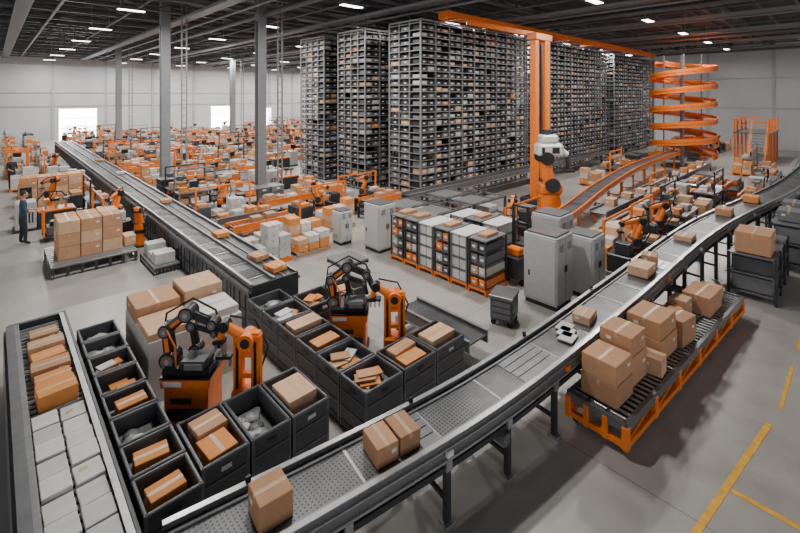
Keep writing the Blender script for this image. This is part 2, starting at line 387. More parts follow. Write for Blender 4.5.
# ------------------------------------------------------------------ conveyors
def conveyor(name, pts, width=.75, rail='rail_steel', deck='mesh', leg=1.6, panels=None, rh=.17, step=.25, legm='dark_steel', foot=True, plates=(), smooth=True, fine=False):
    path = crom(pts, step) if smooth else [Vector(p) for p in pts]
    lat = laterals(path); m = MB(); h = width/2
    for s in (-1, 1):
        a, b = s*h, s*(h-.035)
        m.sweep(path, lat, [(min(a, b), -rh), (max(a, b), -rh), (max(a, b), .06), (min(a, b), .06)], rail)
        a, b = s*(h+.012), s*(h-.05)
        m.sweep(path, lat, [(min(a, b), .06), (max(a, b), .06), (max(a, b), .072), (min(a, b), .072)], 'steel' if rail != 'orange' else 'orange')
        a, b = s*(h+.025), s*(h)
        m.sweep(path, lat, [(min(a, b), -rh), (max(a, b), -rh), (max(a, b), -rh+.03), (min(a, b), -rh+.03)], 'steel')
        if fine:
            m.sweep(path, lat, [(min(a, b), -.03), (max(a, b), -.03), (max(a, b), -.01), (min(a, b), -.01)], 'steel')
            a, b = s*(h-.09), s*(h-.12)
            m.sweep(path, lat, [(min(a, b), .0), (max(a, b), .0), (max(a, b), .02), (min(a, b), .02)], 'rail_steel')
            a, b = s*(h-.0), s*(h-.05)
            m.sweep(path, lat, [(min(a, b), -rh-.13), (max(a, b), -rh-.13), (max(a, b), -rh-.06), (min(a, b), -rh-.06)], 'dark_steel')
    if deck == 'mesh':
        m.sweep(path, lat, [(-h+.035, -.03), (h-.035, -.03), (h-.035, 0), (-h+.035, 0)], 'deck_mesh')
    else:
        m.sweep(path, lat, [(-h+.035, -.08), (h-.035, -.08), (h-.035, -.06), (-h+.035, -.06)], 'black')
        for i in range(len(path)-1):
            seg = (path[i+1]-path[i]).length; n = max(1, round(seg/.125))
            for j in range(n):
                p = path[i].lerp(path[i+1], j/n); l = lat[i].lerp(lat[i+1], j/n)
                m.cyl(p-l*(h-.04)-Vector((0,0,.03)), p+l*(h-.04)-Vector((0,0,.03)), .03, .03, 'steel', 6, False)
    d = 0; nxt = .6; k = 0
    for i in range(1, len(path)):
        d += (path[i]-path[i-1]).length
        if d > nxt:
            nxt += 1.1; k += 1; U = Vector((0,0,.002))
            if deck == 'mesh':
                m.beam(path[i]-lat[i]*(h-.04)+U, path[i]+lat[i]*(h-.04)+U, .035, .006, 'steel')
            m.beam(path[i]-lat[i]*h-Vector((0,0,rh)), path[i]+lat[i]*h-Vector((0,0,rh)), .06, .05, 'dark_steel')
            if fine and k % 2:
                q = path[i]-lat[i]*(h+.03); an = math.atan2(lat[i].y, lat[i].x)
                m.cb(q.x, q.y, q.z-.07, .05, .1, .07, 'orange' if k % 4 == 1 else 'label', an, .008)
                q = path[i]+lat[i]*(h-.02); m.cb(q.x, q.y, q.z+.1, .03, .05, .07, 'black', an)
    for d0, d1, pm in plates:
        d = 0; sp = []; sl = []
        for i in range(1, len(path)):
            d += (path[i]-path[i-1]).length
            if d0 <= d <= d1: sp.append(path[i]); sl.append(lat[i])
        if len(sp) > 1:
            nn = 4; w = (width-.24)/nn
            for q in range(nn):
                a = -h+.12+q*w
                m.sweep(sp, sl, [(a+.01, .001), (a+w-.01, .001), (a+w-.01, .008), (a+.01, .008)], pm)
    d = 0; nxt = .35
    for i in range(1, len(path)):
        d += (path[i]-path[i-1]).length
        if d > nxt:
            nxt += leg; p, l = path[i], lat[i]
            for s in (-1, 1):
                q = p + l*s*(h-.02); top = p.z-rh; an = math.atan2(l.y, l.x)
                m.cb(q.x, q.y, top/2, .07, .07, top, legm, an)
                if foot: m.cb(q.x, q.y, .012, .15, .15, .024, 'steel', an)
                m.cb(q.x, q.y, top-.05, .1, .09, .12, 'steel', an)
            a = p-l*(h-.02); b = p+l*(h-.02)
            m.beam((a.x, a.y, top*.35), (b.x, b.y, top*.35), .04, .05, legm)
            m.beam((a.x, a.y, top*.9), (b.x, b.y, top*.9), .05, .06, legm)
    if panels:
        pw = 1.0; tot = sum((path[i+1]-path[i]).length for i in range(len(path)-1)); n = int(tot/pw)
        dirv = (path[-1]-path[0]).normalized(); l = lat[0]; ang = math.atan2(dirv.y, dirv.x)
        for j in range(n):
            c = path[0]+dirv*(pw*(j+.5))
            for s in (-1, 1):
                q = c + l*s*(h+.02)
                m.cb(q.x, q.y, (c.z-.05)/2+.03, pw*.95, .05, c.z-.12, panels, ang, .01)
                m.cb(q.x+l.x*s*.03, q.y+l.y*s*.03, c.z-.1, pw*.97, .05, .06, 'bin_rim', ang)
                m.cb(q.x+l.x*s*.03, q.y+l.y*s*.03, c.z*.4, pw*.9, .02, .04, 'dark_steel', ang)
                for t in (-.3, 0, .3):
                    w = q+dirv*t; m.cb(w.x+l.x*s*.03, w.y+l.y*s*.03, c.z*.42, .03, .02, c.z*.7, 'dark_steel', ang)
    return m
MAIN = [(1.1, 4.12, .9), (2.9, 3.80, .9), (4.7, 3.52, .92), (6.6, 3.33, .99), (9.0, 3.18, 1.1), (14.8, 2.85, 1.3), (22, 1.75, 1.5), (30, 1.3, 1.6)]
m = conveyor('main', MAIN, .76, leg=1.15, plates=((.8, 1.1, 'steel'), (2.4, 2.9, 'rail_steel'), (4.3, 5.3, 'rail_steel'), (5.9, 6.2, 'steel'), (9.5, 10.2, 'steel')), fine=True)
for x, y in ((2.0, 3.95), (4.9, 3.42), (8.0, 3.23), (11.5, 3.05)):
    m.cb(x, y, .58, .5, .3, .2, 'dark_steel', -.12, .02); m.cyl((x-.1, y-.1, .56), (x-.1, y-.36, .56), .08, .08, 'rail_steel', 12)
m.obj('belt_conveyor')
LONG = [(4.55, 8.8, .9), (4.55, 48, .9)]
m = conveyor('long', LONG, 1.1, panels='bin_plastic', leg=4, smooth=False, rh=.12)
m.box(4.5, 4.56, 8.8, 48, .9, .97, 'rail_steel'); m.box(4.78, 4.8, 8.8, 48, .9, .93, 'steel')
m.box(4.0, 5.1, 8.75, 8.8, .05, .95, 'dark_steel', 0, .01)
for i in range(38):
    y = 9.2+i*1.0
    m.box(4.03, 4.5, y, y+.04, .9, .915, 'steel')
    for j in range(5): m.cyl((4.05, y+.15+j*.1, .905), (4.48, y+.15+j*.1, .905), .025, .025, 'rail_steel', 6, False)
m.obj('belt_conveyor')
m = conveyor('lane', [(.62, 3.2, .9), (.62, 10.1, .9)], .66, leg=1.5, smooth=False, deck='roller')
m.box(.22, .28, 3.2, 10.1, .8, .98, 'dark_steel'); m.box(.14, .19, 3.2, 10.1, .2, .9, 'rail_steel'); m.box(.17, .28, 3.2, 10.1, .96, .985, 'rail_steel')
m.box(.97, 1.0, 3.2, 10.1, .55, .97, 'dark_steel')
for i in range(14): m.box(.14, .28, 3.3+i*.5, 3.34+i*.5, .3, .86, 'dark_steel')
m.box(.2, 1.0, 3.2, 10.1, .28, .34, 'dark_steel'); m.box(.2, 1.0, 10.08, 10.16, .3, .97, 'dark_steel')
m.obj('roller_conveyor')
for i in range(10):
    for j in range(2):
        if random.random() < .95:
            m = MB(); y = 4.15+i*.31
            hh = random.choice((.03, .05, .07)); m.carton(0, 0, 0, .255, .285, hh, random.uniform(-.05, .05), random.choice(('carton_white', 'carton_white', 'cabinet_grey')), .006, False)
            if random.random() < .5: m.cb(random.uniform(-.05, .05), random.uniform(-.05, .05), hh, .08, .05, .002, random.choice(('label', 'tape', 'tote_grey')), random.uniform(-.5, .5))
            m.obj('flat_parcel', (.48+j*.28, y, .9), recenter=False)
for i, (y, sx, sy, sz, mm) in enumerate(((7.38, .42, .34, .2, 'cardboard_orange'), (7.82, .4, .3, .12, 'cardboard_orange'), (8.2, .45, .3, .14, 'cardboard'), (8.6, .4, .28, .1, 'cardboard_orange'), (8.95, .45, .28, .14, 'cardboard_pale'), (9.4, .36, .3, .12, 'cardboard'))):
    m = MB(); m.carton(0, 0, 0, sx, sy, sz, random.uniform(-.1, .1), mm); m.obj('cardboard_box', (.63, y, .9), recenter=False)

def cbx(x, y, z, sx, sy, sz, rz=0, mm='cardboard'):
    m = MB(); m.carton(0, 0, 0, sx, sy, sz, 0, mm); return m.obj('cardboard_box', (x, y, z), rz, recenter=False)
cbx(1.98, 3.93, .9, .33, .33, .27, -.1); cbx(3.22, 3.72, .9, .27, .36, .22, -.2); cbx(3.52, 3.67, .9, .28, .36, .22, -.18)
cbx(7.6, 3.27, 1.035, .4, .3, .14, .1, 'cardboard_pale'); cbx(10.2, 3.15, 1.15, .55, .4, .2, 0, 'cardboard_pale'); cbx(10.9, 3.2, 1.175, .35, .3, .2, .2)
cbx(13.1, 3.02, 1.25, .5, .4, .12, 0, 'cardboard_pale'); cbx(16.2, 2.7, 1.36, .5, .4, .2, 0); cbx(18.5, 2.35, 1.425, .5, .4, .2, 0, 'cardboard_orange')
for i in range(3):
    m = MB(); m.carton(0, 0, 0, .3, .24, .025, .1, 'carton_white', .006, False); m.obj('flat_parcel', (6.85+i*.14, 3.22+i*.09, 1.015), recenter=False)
for y, x, mm in ((9.3, 4.8, 'cardboard_orange'), (10.2, 4.8, 'cardboard'), (12.6, 4.8, 'cardboard_orange'), (18, 4.8, 'cardboard'), (26, 4.8, 'carton_white'), (32, 4.8, 'cardboard')):
    cbx(x, y, .93, .38, .4, .12, random.uniform(-.2, .2), mm)

# ------------------------------------------------------------------ bins
def bin_obj(x0, x1, y0, y1, h, content):
    m = MB(); sx, sy = x1-x0-.02, y1-y0-.02; cx, cy = (x0+x1)/2, (y0+y1)/2; t = .025
    for s in (-1, 1):
        m.cb(s*(sx/2-t/2-.01), 0, h/2+.02, t, sy-.02, h-.04, 'bin_plastic', 0, .006); m.cb(0, s*(sy/2-t/2-.01), h/2+.02, sx-.02, t, h-.04, 'bin_plastic', 0, .006)
        m.cb(s*(sx/2-.02), 0, h-.02, .035, sy, .035, 'bin_rim', 0, .008); m.cb(0, s*(sy/2-.02), h-.02, sx, .035, .035, 'bin_rim', 0, .008)
        for zz in (.72, .42): m.cb(s*(sx/2-.006), 0, h*zz, .012, sy-.06, .025, 'bin_rim'); m.cb(0, s*(sy/2-.006), h*zz, sx-.06, .012, .025, 'bin_rim')
        m.cb(s*(sx/2-.006), 0, .12, .012, sy-.06, .05, 'dark_steel'); m.cb(0, s*(sy/2-.006), .12, sx-.06, .012, .05, 'dark_steel')
        for q in (-1, 1):
            m.cb(s*(sx/2-.02), q*(sy/2-.02), h/2, .035, .035, h-.02, 'bin_rim', 0, .005)
            m.cb(s*(sx/2-.07), q*(sy/2-.07), .03, .08, .08, .06, 'rubber')
        m.cb(s*(sx/2-.002), 0, h*.85, .008, .12, .05, 'dark_steel'); m.cb(0, s*(sy/2-.002), h*.85, .12, .008, .05, 'label' if random.random() < .4 else 'dark_steel')
    m.cb(0, 0, .08, sx-.06, sy-.06, .04, 'bin_inner')
    lvl = h*random.uniform(.68, .76); m.cb(0, 0, lvl-.01, sx-.075, sy-.075, .02, 'tote_grey')
    ix, iy = sx-.1, sy-.1
    if 'g' in content or 'f' in content or 'o' in content:
        for i in range(9): m.ball((random.uniform(-.36, .36)*ix, random.uniform(-.36, .36)*iy, lvl+.02), random.uniform(.06, .1), random.choice(('bag', 'bag', 'tote_grey', 'carton_white')), 9, 6, (1.2, 1, .5), .2)
    if 'o' in content: m.carton(random.uniform(-.03, .03), 0, lvl, ix*.75, iy*.5, h-lvl-.03, random.uniform(-.12, .12), 'cardboard_orange')
    if 'b' in content:
        m.carton(0, -iy*.2, lvl, ix*.75, iy*.45, h-lvl-.02, random.uniform(-.1, .1), 'cardboard_orange'); m.carton(.02, iy*.24, lvl, ix*.8, iy*.38, h-lvl+.02, random.uniform(-.1, .1), 'cardboard')
    if 'p' in content: m.carton(0, -.0, lvl, ix*.92, iy*.6, h-lvl+.04, random.uniform(-.06, .06), 'cardboard_pale')
    if 'f' in content:
        for i in range(6): m.cb(random.uniform(-.2, .2)*ix, random.uniform(-.25, .25)*iy, lvl+.04+i*.022, ix*.5, iy*.35, .022, random.choice(('carton_white', 'cardboard', 'cardboard_pale', 'cardboard_orange')), random.uniform(-.6, .6))
    return m.obj('storage_bin', (cx, cy, 0), recenter=False)
ys = [4.78+i*.585 for i in range(9)]
for i in range(8):
    bin_obj(1.07, 1.66, ys[i]+.0, ys[i+1], .85, ['o', 'o', 'g', 'o', 'gf', 'f', 'g', 'g'][i])
bin_obj(1.67, 2.25, 4.95, 5.9, .85, 'b'); bin_obj(2.25, 2.8, 4.95, 5.9, .85, 'g'); bin_obj(2.8, 3.38, 4.95, 5.9, .85, 'pg')
for i in range(6):
    bin_obj(3.8, 4.55, 4.7+i*.65, 4.7+(i+1)*.65, .8, ['gf', 'f', 'o', 'p', 'gf', 'g'][i])
bin_obj(4.56, 5.3, 4.7, 5.4, .8, 'b'); bin_obj(5.3, 6.05, 4.7, 5.4, .8, 'p')
bin_obj(4.56, 5.3, 7.4, 8.1, .8, 'gf'); bin_obj(5.3, 6.0, 7.4, 8.1, .8, 'gf')
m = conveyor('x', [(6.5, 4.75, .5), (6.5, 6.6, .5)], .6, leg=1.0, smooth=False); m.obj('belt_conveyor')

def stack(name, parts, loc, rz=0):
    m = MB()
    for p in parts: m.carton(*p)
    return m.obj(name, loc, rz, recenter=False)
stack('carton_stack', [(.38, .4, 0, .74, .78, 1.02, 0, 'carton_white', .01), (1.16, .4, 0, .76, .78, 1.0, 0, 'carton_white', .01),
    (.38, .4, 1.02, .72, .76, .12, 0, 'cardboard_pale', .01), (1.16, .42, 1.0, .7, .7, .14, 0, 'carton_white', .01),
    (.38, 1.22, 0, .74, .78, 1.0, 0, 'carton_white', .01), (1.16, 1.22, 0, .76, .78, .9, 0, 'carton_white', .01),
    (.38, 1.22, 1.0, .72, .74, .26, 0, 'cardboard', .01), (1.16, 1.22, .9, .7, .74, .42, 0, 'cardboard_pale', .01)], (1.8, 7.75, 0))

# ------------------------------------------------------------------ robots
def picker(loc, rz, name='picking_robot', s=.92, flip=1):
    m = MB()
    m.box(-.4, .4, -.34, .34, 0, .12, 'dark_steel', 0, .02); m.box(-.36, .36, -.3, .3, .12, .78, 'orange', 0, .03)
    m.box(-.3, .3, -.305, -.3, .25, .45, 'black'); m.box(-.25, .1, -.306, -.3, .52, .62, 'dark_steel')
    for i in range(5): m.box(-.365, -.36, -.22+i*.1, -.17+i*.1, .3, .6, 'black')
    m.box(-.4, .4, -.33, .33, .78, .93, 'orange', 0, .02); m.box(-.41, .41, -.34, .34, .93, .96, 'black', 0, .005)
    m.box(-.4, .38, -.3, .28, .96, 1.08, 'black', 0, .03); m.box(-.1, .34, -.34, .05, 1.08, 1.22, 'dark_steel', 0, .03)
    m.box(.0, .3, -.35, -.335, 1.1, 1.19, 'tote_grey'); m.box(-.44, -.4, -.2, .2, .97, 1.07, 'tote_grey', 0, .01)
    m.box(-.35, -.05, -.335, -.325, .82, .9, 'label')
    def link(a, b, w, h, sy, mm='black'):
        a = (a[0], sy, a[1]); b = (b[0], sy, b[1]); m.beam(a, b, w, h, mm, .03)
        va, vb = Vector(a), Vector(b); d = vb-va
        m.beam(va+d*.18+Vector((0, -w/2-.003, 0)), va+d*.82+Vector((0, -w/2-.003, 0)), .006, h*.4, 'orange' if w > .14 else 'dark_steel')
    def hub(p, r, w, sy):
        m.cyl((p[0], sy-w/2, p[1]), (p[0], sy+w/2, p[1]), r, r, 'black', 22); m.cyl((p[0], sy-w/2-.012, p[1]), (p[0], sy+w/2+.012, p[1]), r*.72, r*.72, 'tote_grey', 20); m.cyl((p[0], sy-w/2-.02, p[1]), (p[0], sy+w/2+.02, p[1]), r*.3, r*.3, 'steel', 12)
    A0, A1, A2, A3 = (-.36, 1.14), (-.42, 1.62), (-.06, 1.9), (.36, 1.72)
    link(A0, A1, .17, .17, -.06); link(A1, A2, .15, .15, -.06); link(A2, A3, .13, .13, -.06); link(A3, (.52, 1.38), .1, .1, -.06)
    hub(A0, .14, .26, -.06); hub(A1, .11, .22, -.06); hub(A2, .125, .24, -.06); hub(A3, .09, .2, -.06)
    m.cyl((.52, -.06, 1.4), (.55, -.06, 1.2), .05, .045, 'steel', 12); m.box(.42, .68, -.16, .04, 1.15, 1.2, 'black', 0, .01)
    for q in (-.09, .09): m.box(.55+q-.012, .55+q+.012, -.1, -.02, 1.0, 1.15, 'steel')
    B0, B1, B2 = (-.05, 1.15), (-.12, 1.55), (.28, 1.42)
    link(B0, B1, .11, .12, .2); link(B1, B2, .09, .1, .2); link(B2, (.36, 1.15), .07, .08, .2)
    hub(B0, .1, .2, .2); hub(B1, .09, .16, .2); hub(B2, .07, .14, .2)
    m.tube([(-.3, .1, 1.05), (-.58, .1, 1.35), (-.52, .1, 1.8), (-.06, .1, 2.06), (.34, .06, 1.88), (.5, .02, 1.5)], .017, 'rubber', 6)
    m.tube([(-.2, -.2, 1.05), (-.22, -.2, 1.4), (-.36, -.19, 1.66)], .014, 'orange', 6)
    m.v = [Vector(v)*s for v in m.v]
    m.obj(name, loc, rz, recenter=False)
def orange_arm(loc, rz, s=1.0, name='robot_arm', h=.55):
    m = MB()
    def P(x, y, z): return (x*s, y*s, z*s)
    m.cyl(P(0, 0, 0), P(0, 0, .06), .3*s, .3*s, 'dark_steel', 20); m.cyl(P(0, 0, .06), P(0, 0, h), .19*s, .16*s, 'orange', 20)
    m.cyl(P(0, 0, h), P(0, 0, h+.12), .2*s, .2*s, 'black', 20); z = h+.12
    m.cb(0, 0, (z+.12)*s, .3*s, .34*s, .26*s, 'orange', 0, .03*s)
    m.cyl(P(0, -.22, z+.2), P(0, .22, z+.2), .13*s, .13*s, 'dark_steel', 18)
    m.cyl(P(.0, -.05, z+.2), P(-.22, -.05, z+.85), .115*s, .085*s, 'orange', 14); m.cyl(P(.0, .09, z+.2), P(-.22, .07, z+.85), .08*s, .07*s, 'orange', 14)
    m.cyl(P(-.22, -.17, z+.85), P(-.22, .17, z+.85), .115*s, .115*s, 'black', 18)
    m.cyl(P(-.3, 0, z+.9), P(.38, 0, z+.72), .09*s, .06*s, 'orange', 14); m.cb(-.3*s, 0, (z+.92)*s, .2*s, .18*s, .16*s, 'orange', 0, .03*s)
    m.cyl(P(.38, -.08, z+.72), P(.38, .08, z+.72), .07*s, .07*s, 'black', 14); m.cyl(P(.38, 0, z+.72), P(.42, 0, z+.5), .045*s, .04*s, 'steel', 12)
    m.cb(.42*s, 0, (z+.47)*s, .2*s, .16*s, .05*s, 'black', 0, .01)
    for q in (-1, 1): m.cb((.42+q*.08)*s, 0, (z+.38)*s, .02*s, .1*s, .15*s, 'steel')
    m.tube([P(-.12, .18, z), P(-.42, .16, z+.5), P(-.36, .1, z+1.05), P(.1, .07, z+.95), P(.36, .05, z+.8)], .02*s, 'rubber', 6)
    return m if name is None else m.obj(name, loc, rz, recenter=False)
def lift_arm(loc, rz, s=1.0):
    m = MB()
    m.box(-.22, .22, -.2, .2, 0, .1, 'dark_steel', 0, .02); m.box(-.2, .2, -.16, .16, .1, .62, 'orange', 0, .03)
    for q in (-.13, .13): m.box(q-.065, q+.065, -.08, .08, .5, 1.38, 'orange', 0, .02); m.box(q-.02, q+.02, -.085, -.08, .6, 1.3, 'black')
    for z in (.75, 1.05, 1.34): m.box(-.18, .18, -.06, .06, z, z+.07, 'orange', 0, .01)
    m.cyl((0, -.14, 1.3), (0, .14, 1.3), .12, .12, 'orange', 20); m.cyl((0, -.15, 1.3), (0, .15, 1.3), .07, .07, 'black', 14)
    m.cyl((0, 0, 1.3), (-.34, 0, 1.5), .085, .065, 'orange', 14); m.cyl((-.34, -.08, 1.5), (-.34, .08, 1.5), .08, .08, 'black', 16)
    m.cyl((-.34, 0, 1.5), (-.42, 0, 1.3), .05, .045, 'orange', 12); m.box(-.5, -.34, -.08, .08, 1.24, 1.3, 'black', 0, .01)
    for q in (-.06, .06): m.box(-.42+q-.01, -.42+q+.01, -.03, .03, 1.12, 1.24, 'steel')
    m.tube([(.1, .12, .6), (.25, .16, 1.1), (.05, .16, 1.5), (-.3, .08, 1.6)], .015, 'rubber', 6)
    m.v = [Vector(v)*s for v in m.v]
    m.obj('robot_arm', loc, rz, recenter=False)
picker((2.24, 6.93, 0), -.76, s=.9); lift_arm((2.8, 6.28, 0), -.76, 1.02)
picker((5.1, 6.78, 0), -.76, s=.88); lift_arm((5.35, 5.78, 0), -.76, 1.0)

# ------------------------------------------------------------------ roller cart with big cartons
cr = -.075; cx0, cy0 = 6.35, 2.16
m = MB(); L, W = 5.9, .84
for y in (0, W): m.box(0, L, y-.03, y+.03, .34, .47, 'rail_steel'); m.box(0, L, y-.035, y+.035, .12, .2, 'orange')
for x in (0, L): m.box(x-.03, x+.03, 0, W, .34, .47, 'rail_steel'); m.box(x-.035, x+.035, 0, W, .12, .2, 'orange')
for i in range(7):
    for y in (0, W): m.box(i*L/6-.05, i*L/6+.05, y-.045, y+.045, .1, .42, 'orange', 0, .01)
for y in (W/3, 2*W/3): m.box(-.04, 0, y-.04, y+.04, .1, .42, 'orange', 0, .01)
for i in range(7):
    for y in (.06, W-.06): m.cyl((i*L/6*.97+.1, y-.03, .06), (i*L/6*.97+.1, y+.03, .06), .06, .06, 'rubber', 12)
for i in range(46): m.cyl((.1+i*.126, .03, .44), (.1+i*.126, W-.03, .44), .028, .028, 'steel', 8)
for y in (.28, .56): m.box(0, L, y-.015, y+.015, .44, .475, 'dark_steel')
m.box(.03, L-.03, .03, W-.03, .36, .38, 'dark_steel')
for i in range(6): m.beam((i*L/6+.1, -.0, .2), ((i+1)*L/6-.1, -.0, .34), .02, .03, 'orange')
m.obj('roller_cart', (cx0, cy0, 0), cr, recenter=False)
def on_cart(lx, ly, sx, sy, sz, z=.481, mm='cardboard', r=0):
    c = Matrix.Rotation(cr, 3, 'Z') @ Vector((lx, ly, 0)); cbx(cx0+c.x, cy0+c.y, z, sx, sy, sz, cr+r, mm)
on_cart(.40, .45, .54, .54, .31); on_cart(.40, .45, .53, .52, .29, .795, 'cardboard')
on_cart(1.05, .5, .58, .52, .45); on_cart(1.05, .5, .52, .5, .3, .935, 'cardboard')
on_cart(1.5, .2, .28, .3, .28, .481, 'cardboard_pale', .1)
on_cart(2.15, .48, .74, .58, .36); on_cart(2.15, .48, .7, .55, .3, .845)
on_cart(2.87, .32, .52, .44, .45, .481, 'cardboard', -.1); on_cart(4.6, .4, .8, .5, .38, .481, 'cardboard'); on_cart(5.3, .45, .4, .4, .25, .481, 'cardboard_pale')
on_cart(3.5, .62, .4, .3, .25, .481, 'cardboard_orange'); on_cart(3.95, .6, .35, .32, .34, .481, 'cardboard_pale')

# ------------------------------------------------------------------ cabinets, cages
def cabinet_mesh(w, d, h, mm='cabinet_grey'):
    m = MB(); m.box(-w/2, w/2, -d/2, d/2, .1, h, mm, 0, .015); m.box(-w/2+.03, w/2-.03, -d/2+.03, d/2-.03, 0, .1, 'black')
    for s in (-1, 1):
        m.box(s*w/4-w/4+.02, s*w/4+w/4-.02, -d/2-.012, -d/2, .16, h-.06, mm, 0, .005); m.box(s*.04-.01, s*.04+.01, -d/2-.035, -d/2-.012, h*.5, h*.5+.15, 'black')
        for i in range(6): m.box(s*w/4-w/8, s*w/4+w/8, -d/2-.015, -d/2-.011, h*.8+i*.03, h*.8+.012+i*.03, 'dark_steel')
    m.box(-d*.01-w/2-.01, -w/2, -d/2+.04, d/2-.04, .16, h-.06, mm, 0, .004)
    m.box(-w/2-.012, -w/2-.009, -d/2+.05, d/2-.05, h*.52, h*.53, 'dark_steel'); m.box(-w/2-.03, -w/2-.009, d*.3, d*.34, h*.4, h*.48, 'black')
    for i in range(5): m.box(-w/2-.015, -w/2-.009, -d/4, d/4, h*.2+i*.03, h*.2+.012+i*.03, 'dark_steel')
    m.box(-w/2-.014, -w/2-.009, -.06, .06, h*.68, h*.73, 'orange'); m.box(-w/2+.05, w/2-.05, -d/2+.05, d/2-.05, h, h+.04, 'rail_steel')
    return m.mesh('control_cabinet')
cab = cabinet_mesh(.8, .85, 1.68); cab2 = cabinet_mesh(.7, .75, 1.5); cabs = cabinet_mesh(.5, .5, 1.1)
place('control_cabinet', cab, (9.8, 5.1, 0)); place('control_cabinet', cab, (11.5, 5.85, 0)); place('control_cabinet', cab2, (9.15, 10.6, 0)); place('control_cabinet', cabs, (8.6, 11.9, 0))
place('control_cabinet', cab2, (10.9, 4.7, 0))

def cage(kind):
    m = MB(); w, d, h = .54, .95, 1.38
    m.box(-d/2, d/2, -w/2, w/2, .1, .16, 'orange')
    for s in (-1, 1): m.box(-d/2, d/2, s*w/2-.04*(s > 0), s*w/2+.04*(s < 0), 0, .1, 'orange')
    for sx in (-1, 1):
        for sy in (-1, 1): m.cb(sx*(d/2-.02), sy*(w/2-.02), .16+(h-.16)/2, .035, .035, h-.16, 'dark_steel' if kind % 2 else 'rail_steel')
    m.box(-d/2, d/2, -w/2, w/2, h-.03, h, 'tote_grey' if kind % 2 else 'carton_white')
    if kind % 2: m.cb(0, 0, h+.04, .5, .3, .08, random.choice(('cardboard', 'carton_white', 'bin_plastic')), 0, .01)
    for k in range(4):
        z = .17+k*.3
        m.box(-d/2+.01, d/2-.01, -w/2+.01, w/2-.01, z-.01, z, 'rail_steel')
        for q in (-1, 1):
            if kind % 2:
                mm = random.choice(('cardboard_pale', 'tote_grey', 'orange', 'carton_white', 'bin_plastic', 'cabinet_grey'))
                m.cb(-.0, q*w*.235, z+.1, d-.1, w*.4, .2, mm, 0, .01); m.cb(-d/2+.045, q*w*.235, z+.1, .01, .1, .06, 'label')
            else: m.cb(0, q*w*.235, z+.13, d-.08, w*.44, .26, 'carton_white' if random.random() < .8 else 'cabinet_grey', 0, .01)
    return m.mesh('roll_cage')
cg = [cage(i) for i in range(4)]
for i in range(6): place('roll_cage', cg[[1, 0, 3, 2, 1, 3][i]], (9.3, 6.5+i*.59, 0))
for i in range(3): place('roll_cage', cg[i], (10.6, 7.0+i*.6, 0))
m = MB()
for s in (-.22, .22): m.box(s-.03, s+.03, -.04, .04, 0, 2.0, 'black'); m.cyl((s, -.35, .07), (s, .3, .07), .07, .07, 'rubber', 10)
for z in (.3, .9, 1.4, 1.95): m.box(-.22, .22, -.03, .03, z, z+.05, 'dark_steel')
m.box(-.25, .25, -.5, -.1, .14, .75, 'dark_steel', 0, .04); m.box(-.18, .18, -.42, -.15, .75, .95, 'orange', 0, .03)
for s in (-.18, .18): m.box(s-.05, s+.05, .04, .45, .08, .12, 'steel')
m.obj('pallet_stacker', (10.4, 6.2, 0), -1.57, recenter=False)
m = MB(); m.box(-.27, .27, -.24, .24, .12, .62, 'bin_plastic', 0, .02); m.box(-.29, .29, -.26, .26, .58, .66, 'rail_steel', 0, .01)
for i in range(3): m.box(-.28, -.27, -.2, .2, .18+i*.13, .28+i*.13, 'bin_rim'); m.box(-.22, .22, -.25, -.24, .18+i*.13, .28+i*.13, 'bin_rim')
for a in (-.2, .2):
    for b in (-.18, .18): m.cyl((a-.02, b, .06), (a+.02, b, .06), .06, .06, 'rubber', 10); m.cb(a, b, .1, .03, .03, .06, 'steel')
m.obj('tool_trolley', (8.2, 5.3, 0), .3, recenter=False)

# ------------------------------------------------------------------ generic item library
def pallet_boxes(seed, tall=1.2, cm=('cardboard', 'cardboard_pale', 'cardboard_orange', 'carton_white')):
    random.seed(seed); m = MB()
    pm = random.choice(('wood', 'orange', 'wood', 'rail_steel'))
    for i in range(3): m.box(-.6, .6, -.5+i*.45, -.4+i*.45, 0, .1, pm)
    for i in range(6): m.box(-.6+i*.215, -.47+i*.215, -.5, .5, .1, .13, pm)
    for ix in range(3):
        for iy in range(2):
            z = .13; top = random.uniform(.35, tall)
            while z < top:
                h = random.choice((.16, .22, .28)); m.carton(-.39+ix*.39, -.24+iy*.48, z, .37, .45, h, random.uniform(-.05, .05), random.choice(cm), .008); z += h
    return m.mesh('pallet_of_boxes')
def short_conv(seed):
    random.seed(seed); m = conveyor('c', [(-1.1, 0, .75), (1.1, 0, .75)], .6, rail=random.choice(('orange', 'rail_steel', 'rail_steel')), deck='roller', leg=.9, smooth=False)
    for i in range(4):
        if random.random() < .85: m.carton(-.8+i*.5, 0, .75, .35, .35, random.uniform(.1, .28), 0, random.choice(('cardboard', 'cardboard_orange', 'carton_white')))
    for i in range(3): m.cb(-.6+i*.6, 0, .2, .45, .45, .3, random.choice(('bin_plastic', 'cabinet_grey', 'orange', 'dark_steel')), 0, .01)
    return m.mesh('roller_conveyor')
